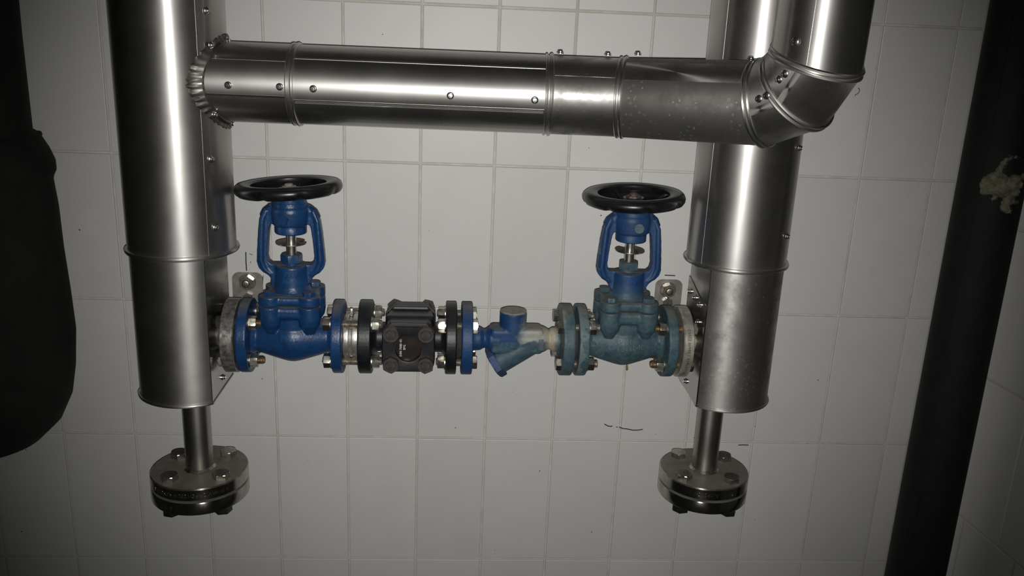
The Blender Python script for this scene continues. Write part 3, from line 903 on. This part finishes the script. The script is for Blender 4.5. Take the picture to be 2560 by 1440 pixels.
# ------------------------------------------------------------------ steel neck flanges on the risers
def wrap_text(s, size, r, tcenter, acenter, lift, flip=False, axis='X'):
    """lettering wrapped on a rim of radius r; text runs along the circumference"""
    b = text_bm(s, size, .0004, 1.1)
    for v in b.verts:
        u, vv, d = v.co.x, v.co.y, v.co.z
        rr2 = r + (lift if d > 0 else -.0005); a = acenter + (-u if flip else u) / r
        if axis == 'X': v.co = Vector((tcenter + (vv if flip else -vv), rr2 * math.cos(a), rr2 * math.sin(a)))
        else: v.co = Vector((rr2 * math.cos(a), rr2 * math.sin(a), tcenter + vv))
    return b
def neck_flange(label, xf, sg, mat, reach, text=None):
    """face at xf, body extends in direction sg"""
    base = axp(xf)
    t = thing('neck_flange', label, 'flange', base, phi)
    b = bmesh.new(); th = .0180 if sg > 0 else .0215
    lathe(b, [(.0340, 0), (.0345, .0015), (.0560, .0015), (.0575, .003), (.0575, th - .001), (.0562, th), (.0250, th), (.0205, th + .008), (.0169, th + .016), (.0169, reach)], (0, 0, 0), (sg, 0, 0), 72)
    obj('flange_body', b, M[mat], t)
    b = bmesh.new(); lathe(b, [(.0169, th + .0165), (.0182, th + .0175), (.0182, th + .0195), (.0169, th + .0205)], (0, 0, 0), (sg, 0, 0), 40)
    obj('weld_bead', b, M['thread_rust'], t)
    if text: obj('stamped_text', wrap_text(text, .0068, .0575, sg * (th / 2 + .001), PI + .1, .00015, flip=False), M['stampd'], t)
    return t
nfl = neck_flange('mottled grey steel neck flange bolted to the bright blue valve', -.3888, -1, 'flange_old', .048)
nfr = neck_flange('pale steel neck flange with stamped rim bolted to the weathered valve', .2935, 1, 'flange', .040, 'DN25 PN40 1.4541 EN1092')
# gaskets belong to the steel flanges
for t_, x0, x1 in ((nfl, 0., .0012), (nfr, -.0055, .0)):
    b = bmesh.new(); cyl(b, (x0, 0, 0), (x1, 0, 0), .0345 if t_ is nfl else .040, seg=48); obj('gasket', b, M['gasket'], t_)
for y, z in CORN:
    through_bolt(nfl, (-.0215, y, z), (1, 0, 0), .0215 + .0012 + .016, .011, mat='thread_rust')
    through_bolt(nfr, (.0180, y, z), (-1, 0, 0), .0180 + .0060 + .016, .010, mat='thread_rust')

# ------------------------------------------------------------------ wafer check valve with its long studs
base = axp(-.2197)
wc = thing('wafer_check_valve', 'pale metal wafer check valve clamped between blue and black flanges', 'valve', base, phi)
b = bmesh.new(); lathe(b, [(.030, -.0120), (.0355, -.0115), (.0362, -.0095), (.0355, -.0040), (.0310, -.0030), (.0300, .0000), (.0310, .0020), (.0358, .0030), (.0362, .0060), (.0358, .0118), (.030, .0120)], (0, 0, 0), (1, 0, 0), 56)
obj('body_ring', b, M['check'], wc)
b = bmesh.new(); lathe(b, [(.0366, -.0005), (.0380, 0), (.0380, .0016), (.0366, .002)], (-.0085, 0, 0), (1, 0, 0), 56); obj('end_ring', b, M['check'], wc)
b = bmesh.new(); box(b, (-.001, 0, .0400), (.0045, .006, .012), .001); obj('lug', b, M['check'], wc)
for y, z in CORN:
    through_bolt(wc, (-.0121 - .016, y, z), (1, 0, 0), .016 + .0242 + .0195, .002, both_nuts=True)

# ------------------------------------------------------------------ sight glass
base = axp(-.1325)
sg_ = thing('sight_glass', 'black cast sight glass with round window and four browned cover bolts', 'sight glass', base, phi)
b = bmesh.new()
lathe(b, [(.0565, 0), (.0575, .001), (.0575, .0190), (.0565, .020), (.0300, .0205), (.0235, .026), (.0215, .050)], (-.0753, 0, 0), (1, 0, 0), 64)
lathe(b, [(.0565, 0), (.0575, .001), (.0575, .0160), (.0565, .017), (.0300, .0175), (.0235, .023), (.0215, .050)], (.0753, 0, 0), (-1, 0, 0), 64)
box(b, (.0022, 0, .0022), (.070, .094, .064), .006)
box(b, (.0022, 0, .0024), (.0745, .020, .0700), .004)
def chsq(wd, ht, c): return [(wd / 2 - c, ht / 2), (wd / 2, ht / 2 - c), (wd / 2, -ht / 2 + c), (wd / 2 - c, -ht / 2), (-wd / 2 + c, -ht / 2), (-wd / 2, -ht / 2 + c), (-wd / 2, ht / 2 - c), (-wd / 2 + c, ht / 2)]
def yframe(x, y, z): return Matrix(((1, 0, 0, x), (0, 0, 1, y), (0, 1, 0, z), (0, 0, 0, 1)))
FZ = .0025
for y0, y1 in ((-.0485, -.0345), (.0345, .0485)):
    prism(b, chsq(.0800, .0740, .013), y0, y1, yframe(.0022, 0, FZ))
obj('housing', fuse(b, 'housing', .0013, 2), M['black'], sg_)
def cover(y, sgn):
    b = bmesh.new()
    # square cover with rounded lobes; round opening for the glass
    N = 64; outer = []
    base_pts = chsq(.0790, .0730, .0115)
    def ray_poly(a):
        d = Vector((math.cos(a), math.sin(a))); best = 1e9
        for i in range(len(base_pts)):
            p = Vector(base_pts[i]); q = Vector(base_pts[(i + 1) % len(base_pts)]); e = q - p
            den = d.x * e.y - d.y * e.x
            if abs(den) < 1e-12: continue
            tt = (p.x * e.y - p.y * e.x) / den; uu = (p.x * d.y - p.y * d.x) / den
            if tt > 0 and -1e-6 <= uu <= 1 + 1e-6: best = min(best, tt)
        return best
    rows = []
    for i in range(N):
        a = 2 * PI * i / N; ro = ray_poly(a); c_, s__ = math.cos(a), math.sin(a)
        row = [(.0200, .0060), (.0203, .0005), (.0218, 0), (ro - .0015, 0), (ro, .0015), (ro, .0120)]
        rows.append([b.verts.new((.0022 + r * c_, y + sgn * d_, FZ + r * s__)) for r, d_ in row])
    for i in range(N):
        A, B = rows[i], rows[(i + 1) % N]
        for j in range(5): b.faces.new((A[j], A[j + 1], B[j + 1], B[j]))
    o = obj('cover_plate', b, M['black'], sg_, ang=30)
    g = bmesh.new(); cyl(g, (.0022, y + sgn * .0055, FZ), (.0022, y + sgn * .0085, FZ), .0203, seg=48); obj('glass_disc', g, M['glass'], sg_)
    g = bmesh.new(); cyl(g, (.0022, y + sgn * .0125, FZ), (.0022, y + sgn * .0140, FZ), .0205, seg=48); obj('chamber_back', g, M['inside'], sg_)
    for x in (-.0258, .0262):
        for z in (-.0235, .0255):
            h = bmesh.new(); hex_bm(h, .0132, .0082, rnd.uniform(.1, .9)); lathe(h, [(.0080, .008), (.0070, .0092), (0, .0095)], seg=20)
            put(obj('cover_bolt', h, M['rust'], sg_), (.0022 + x, y, FZ + z), (0, -sgn, 0))
cover(-.0625, 1); cover(.0625, -1)
for s__, sz, x, z in (('DIN 7080 40', .0049, -.0115, .0005), ('SPG', .0049, -.0060, .0015)):
    b = text_bm(s__, sz, .0002, 1.05); b.transform(Matrix.Rotation(PI / 2, 4, 'Z')); b.transform(Matrix.Rotation(PI / 2, 4, 'X'))
    o = obj('printed_text', b, M['white'], sg_, (.0022 + x, -.0625 + .0050, FZ + z))
# machined edge of the round window
b = bmesh.new(); lathe(b, [(.0203, 0), (.0212, -.0004), (.0212, .0002)], (.0022, -.0625, FZ), (0, 1, 0), 64, closed=True); obj('window_rim', b, M['rust'], sg_)

# ------------------------------------------------------------------ strainer-trap between sight glass and right valve
base = axp(0.)
tp = thing('steam_trap', 'blue steam trap with upright round cap and slanted strainer leg, bleached at right', 'steam trap', base, phi)
b = bmesh.new()
lathe(b, [(.0565, 0), (.0575, .001), (.0575, .0160), (.0565, .0172), (.0210, .0172), (.0195, .022), (.0190, .030), (.0150, .0365), (.0165, .040), (.0205, .045), (.021, .06)], (-.0497, 0, 0), (1, 0, 0), 64)
lathe(b, [(.0565, 0), (.0575, .001), (.0575, .0175), (.0565, .0186), (.0215, .0190), (.0200, .023), (.0195, .030), (.0160, .0355), (.0195, .041), (.0215, .0455), (.0215, .08)], (.1252, 0, 0), (-1, 0, 0), 64)
box(b, (.0375, 0, .0005), (.084, .040, .042), .006)
cyl(b, (.0318, 0, -.01), (.0318, 0, .046), .0213, seg=48, ch=.001)
L0 = Vector((.066, 0, -.001)); L1 = Vector((.0085, 0, -.0390))
cyl(b, L0, L1, .0215, seg=40)
obj('body', fuse(b, 'trap_body', .0013, 3), M['trap'], tp)
b = bmesh.new(); lathe(b, [(.0208, .0455), (.0208, .0468), (.0195, .0478), (0, .0480)], (.0318, 0, 0), (0, 0, 1), 48); obj('cap', b, M['capt'], tp, label='dusty round cap top')
b = bmesh.new(); hex_bm(b, .0262, .0110, .25)
put(obj('strainer_plug', b, M['trap'], tp), L1 + (L1 - L0).normalized() * -.0035, (L1 - L0), (0, 1, 0))
b = bmesh.new(); box(b, (.0755, -.0203, -.0020), (.0115, .0016, .0215), .0006); obj('emblem_pad', b, M['trap'], tp)
b = bmesh.new(); box(b, (.0755, -.0212, -.0020), (.0082, .0012, .0180), .0004); obj('emblem_face', b, M['emblem'], tp)
b = text_bm('A3513', .0095, .0005, 1.1); b.transform(Matrix.Rotation(PI / 2, 4, 'X')); obj('cast_lettering', b, M['blue_pale'], tp, (.029, -.0202, -.0035))
for x in (.0005, .060):
    b = bmesh.new(); box(b, (x, -.0202, -.001), (.0009, .0010, .020), .0002); obj('cast_rib', b, M['trap'], tp)
# gaskets and bolts
b = bmesh.new(); cyl(b, (-.0570, 0, 0), (-.0497, 0, 0), .034, seg=48); obj('gasket', b, M['gasket'], tp)
b = bmesh.new(); cyl(b, (.1252, 0, 0), (.1312, 0, 0), .036, seg=48); obj('gasket', b, M['gasket'], tp)
for y, z in CORN:
    through_bolt(tp, (-.0325, y, z), (-1, 0, 0), .0172 + .0073 + .0170, .003)
    through_bolt(tp, (.1066, y, z), (1, 0, 0), .0186 + .0060 + .016, .007)

# ------------------------------------------------------------------ drip legs with blind flanges below the risers
def drip_leg(label, X, Y, ztop, zf, R, r, spin, txt1, txt2, lean):
    base = Vector((X, Y, zf - .046))
    t = thing('drip_leg', label, 'pipe', base)
    b = bmesh.new(); cyl(b, (0, 0, .044), (0, 0, ztop - base.z), r, seg=56); obj('pipe_stub', b, M['pipe'], t)
    b = bmesh.new(); lathe(b, [(r, .0505), (r + .0035, .0468), (r + .0015, .0455)], seg=56)
    for v in b.verts:
        v.co += Vector((rnd.uniform(-1, 1), rnd.uniform(-1, 1), rnd.uniform(-1, 1))) * .0005
    obj('weld_bead', b, M['nut'], t)
    b = bmesh.new(); lathe(b, [(R - .006, .0245), (R - .0015, .0255), (R, .0270), (R, .0440), (R - .0015, .0460), (r, .0462)], seg=112); obj('flange', b, M['turned'], t)
    b = bmesh.new(); lathe(b, [(R - .004, 0), (R - .001, .001), (R, .0025), (R, .0200), (R - .001, .0215), (R - .005, .0225)], seg=112); obj('blind_flange', b, M['turned'], t)
    b = bmesh.new(); lathe(b, [(R - .010, .0215), (R - .0075, .0235), (R - .010, .0255)], seg=80); obj('gasket', b, M['gasket'], t)
    for k in range(4):
        a = spin + k * PI / 2; p = (.0550 * math.cos(a), .0550 * math.sin(a), .0462)
        rod = obj('bolt', rod_mesh(.062, r=.0078, mat='thread'), None, t, (p[0], p[1], -.014)); 
        h = obj('bolt_head', nut_mesh(rc=.0138, h=.0085, rot=round(rnd.uniform(0, 1), 1)), None, rod, (0, 0, .0602))
        n = obj('nut', nut_mesh(rc=.0142, h=.0130, rot=round(rnd.uniform(0, 1), 1), mat='black'), None, rod, (0, 0, .0006))
    obj('stamped_text', wrap_text(txt1, .0085, R, .0345, -PI / 2 + .02, .00012, axis='Z'), M['stampl'], t)
    obj('stamped_text', wrap_text(txt2, .0085, R, .0105, -PI / 2 - .42, .00012, axis='Z'), M['stampl'], t)
    return t
fL = at(500, 1168, YL); fR = at(1761, 1163, YR)
drip_leg('left drip leg ending in a bolted blind flange under the left riser', fL.x, YL, -.090, fL.z + .001, .0755, .0214, PI / 4 + .11, '0 1/ 25.15 4/2021/34  C AW-N 1', '1  0', 0)
drip_leg('right drip leg ending in a stained bolted blind flange under the right riser', fR.x, YR, -.090, fR.z - .0055, .0740, .0212, PI / 4 - .12, 'C  24-  V        5', '', 0)

# ------------------------------------------------------------------ wall brackets
def bracket(label, px0, px1, py0, bolt_px, bolt_py, b2):
    A = at(px0, py0, -.003); B = at(px1, py0, -.003); wd = B.x - A.x; cx = (A.x + B.x) / 2; zt = A.z; h = .088
    base = Vector((cx, -.0012, zt - h))
    t = thing('wall_bracket', label, 'bracket', base)
    b = bmesh.new(); F = yframe(0, 0, h / 2); prism(b, rrect(wd, h, .011), -.0042, -.0002, F); obj('wall_plate', b, M['plate_dull'], t)
    b = bmesh.new(); box(b, (.0, -.046, .020), (wd * .8, .086, .005), .001); obj('support_arm', b, M['flange'], t)
    b = bmesh.new(); p = at(bolt_px, bolt_py, -.019) - base
    w1 = lathe(bmesh.new(), [(.0140, 0), (.0144, .0008), (.0140, .0016)], seg=28); put(obj('washer', w1, M['nut'], t), (p.x, -.0042, p.z), (0, -1, 0))
    b.free()
    n = obj('nut', nut_mesh(rc=.0122, h=.0090, rot=.4), None, t); put(n, (p.x, -.0058, p.z), (0, -1, 0))
    s_ = obj('anchor_stud', rod_mesh(.024, r=.0066, mat='nut'), None, t); put(s_, (p.x, .004, p.z), (0, -1, 0))
    q = at(*b2, -.006) - base
    n = obj('nut', nut_mesh(rc=.0090, h=.0070, rot=.7), None, t); put(n, (q.x, -.0042, q.z), (0, -1, 0))
    return t
bracket('stainless wall bracket plate with bolt beside the left riser', 580, 656, 680, 614, 710, (622, 743))
bracket('stainless wall bracket plate with bolt beside the right riser', 1640, 1707, 698, 1674, 730, (1668, 755))

# ------------------------------------------------------------------ black insulated vessel at the left edge
b = bmesh.new()
prof = [(.0, -.182), (.045, -.1795), (.085, -.163), (.112, -.135), (.128, -.100), (.1355, -.055), (.1385, .00), (.1385, .06), (.1370, .13), (.1345, .19), (.1320, .232), (.1335, .238), (.137, .245), (.1365, .258), (.130, .275), (.1220, .289), (.1150, .298)]
lathe(b, [(r, z + .182) for r, z in prof], seg=96)
for v in b.verts:
    n = noise.noise(v.co * 14) * .0028 + noise.noise(v.co * 45) * .0009
    d = Vector((v.co.x, v.co.y, 0)); v.co += d.normalized() * n if d.length > 1e-6 else Vector()
VB = Vector((-.7720, -.200, -.182))
vs = thing('insulated_vessel', 'bulky vessel wrapped in old black insulation at the left edge', 'vessel', VB)
obj('insulation_shell', b, M['foamold'], vs, ang=60)
b = bmesh.new(); lathe(b, [(.1135, .466), (.1125, .52), (.1115, .62), (.1120, .75), (.1145, .80), (.1150, 1.02)], seg=80)
for v in b.verts: v.co += Vector((v.co.x, v.co.y, 0)).normalized() * noise.noise(v.co * 12) * .003
obj('insulation_sleeve', b, M['foamold'], vs, ang=60)
b = bmesh.new()
pts = []
for i in range(90):
    a = 2 * PI * i / 90; r = .1170 + .003 * math.sin(a * 5); pts.append((r * math.cos(a), r * math.sin(a), .474 + .004 * math.sin(a * 3 + 1)))
sweep(b, pts, .0032, 8, closed=True); obj('tape_edge', b, M['foamold'], vs)

# ------------------------------------------------------------------ black insulated pipe in the corner with a tuft of wool
PX, PY, PR = .7340, -.2000, .0458
b = bmesh.new(); lathe(b, [(PR, k * .11) for k in range(14)], seg=64)
for v in b.verts: v.co += Vector((v.co.x, v.co.y, 0)).normalized() * noise.noise(v.co * 10) * .0006
bp = thing('insulated_pipe', 'slim black insulated pipe running down the room corner on the right', 'insulated pipe', (PX, PY, -.68))
obj('foam_sleeve', b, M['foam'], bp)
b = bmesh.new()
p, n = hit_cyl(2520, 90, (PX, PY, 0), (0, 0, 1), PR)
a0 = math.atan2(n.y, n.x)
sweep(b, [(PR * 1.001 * math.cos(a0 + .05 * math.sin(k)), PR * 1.001 * math.sin(a0 + .05 * math.sin(k)), k * .143) for k in range(11)], .0007, 6)
obj('slit_seam', b, M['foamold'], bp)

def wool():
    b = bmesh.new(); c0 = at(2494, 465, PY - PR)
    blobs = [(2458, 462, 9), (2470, 452, 14), (2462, 477, 11), (2485, 447, 16), (2480, 468, 18), (2500, 452, 18), (2505, 472, 20), (2522, 462, 18), (2530, 478, 15), (2535, 450, 14), (2548, 445, 8), (2556, 440, 6), (2545, 462, 10), (2498, 425, 8), (2503, 415, 7), (2509, 406, 6), (2516, 399, 5), (2526, 396, 4.5), (2538, 393, 4), (2492, 436, 9),
             (2520, 494, 12), (2514, 506, 11), (2511, 518, 11), (2517, 525, 8), (2528, 500, 9), (2538, 504, 4), (2490, 490, 6), (2482, 496, 4)]
    pts = []
    for px, py, r in blobs:
        rr2 = r / 1.6 / 1000
        p, n = hit_cyl(px, py, (PX, PY, 0), (0, 0, 1), PR)
        q = p + n * rr2 * .10
        bmesh.ops.create_icosphere(b, subdivisions=2, radius=rr2 * 1.02, matrix=Matrix.Translation(q)); pts.append((q, rr2))
    me = fuse(b, 'wool', .0014, 2)
    base = c0
    for v in me.vertices:
        v.co = v.co + Vector(noise.noise_vector(v.co * 230)) * .0016 + Vector(noise.noise_vector(v.co * 700)) * .0007 - base
    t = thing('wool_tuft', 'torn tuft of yellowish mineral wool stuck to the black corner pipe', 'wool', base)
    obj('wool_clump', me, M['wool'], t)
    b = bmesh.new()
    for i in range(420):
        q, r = rnd.choice(pts); d = Vector((rnd.gauss(0, 1), rnd.gauss(0, 1), rnd.gauss(0, 1))).normalized()
        if d.y > .3: d.y = -d.y
        s0 = q + d * r * .8; e = Vector((rnd.gauss(0, 1), rnd.gauss(0, 1), rnd.gauss(0, 1))).normalized() * .3 + d * .6
        L = rnd.uniform(.002, .006)
        sweep(b, [s0 - base, s0 + e * L * .5 - base, s0 + e * L + Vector((rnd.gauss(0, 1), 0, rnd.gauss(0, 1))) * .001 - base], .00016, 3)
    f = obj('fibres', b, M['wool'], t); f['kind'] = 'stuff'
wool()
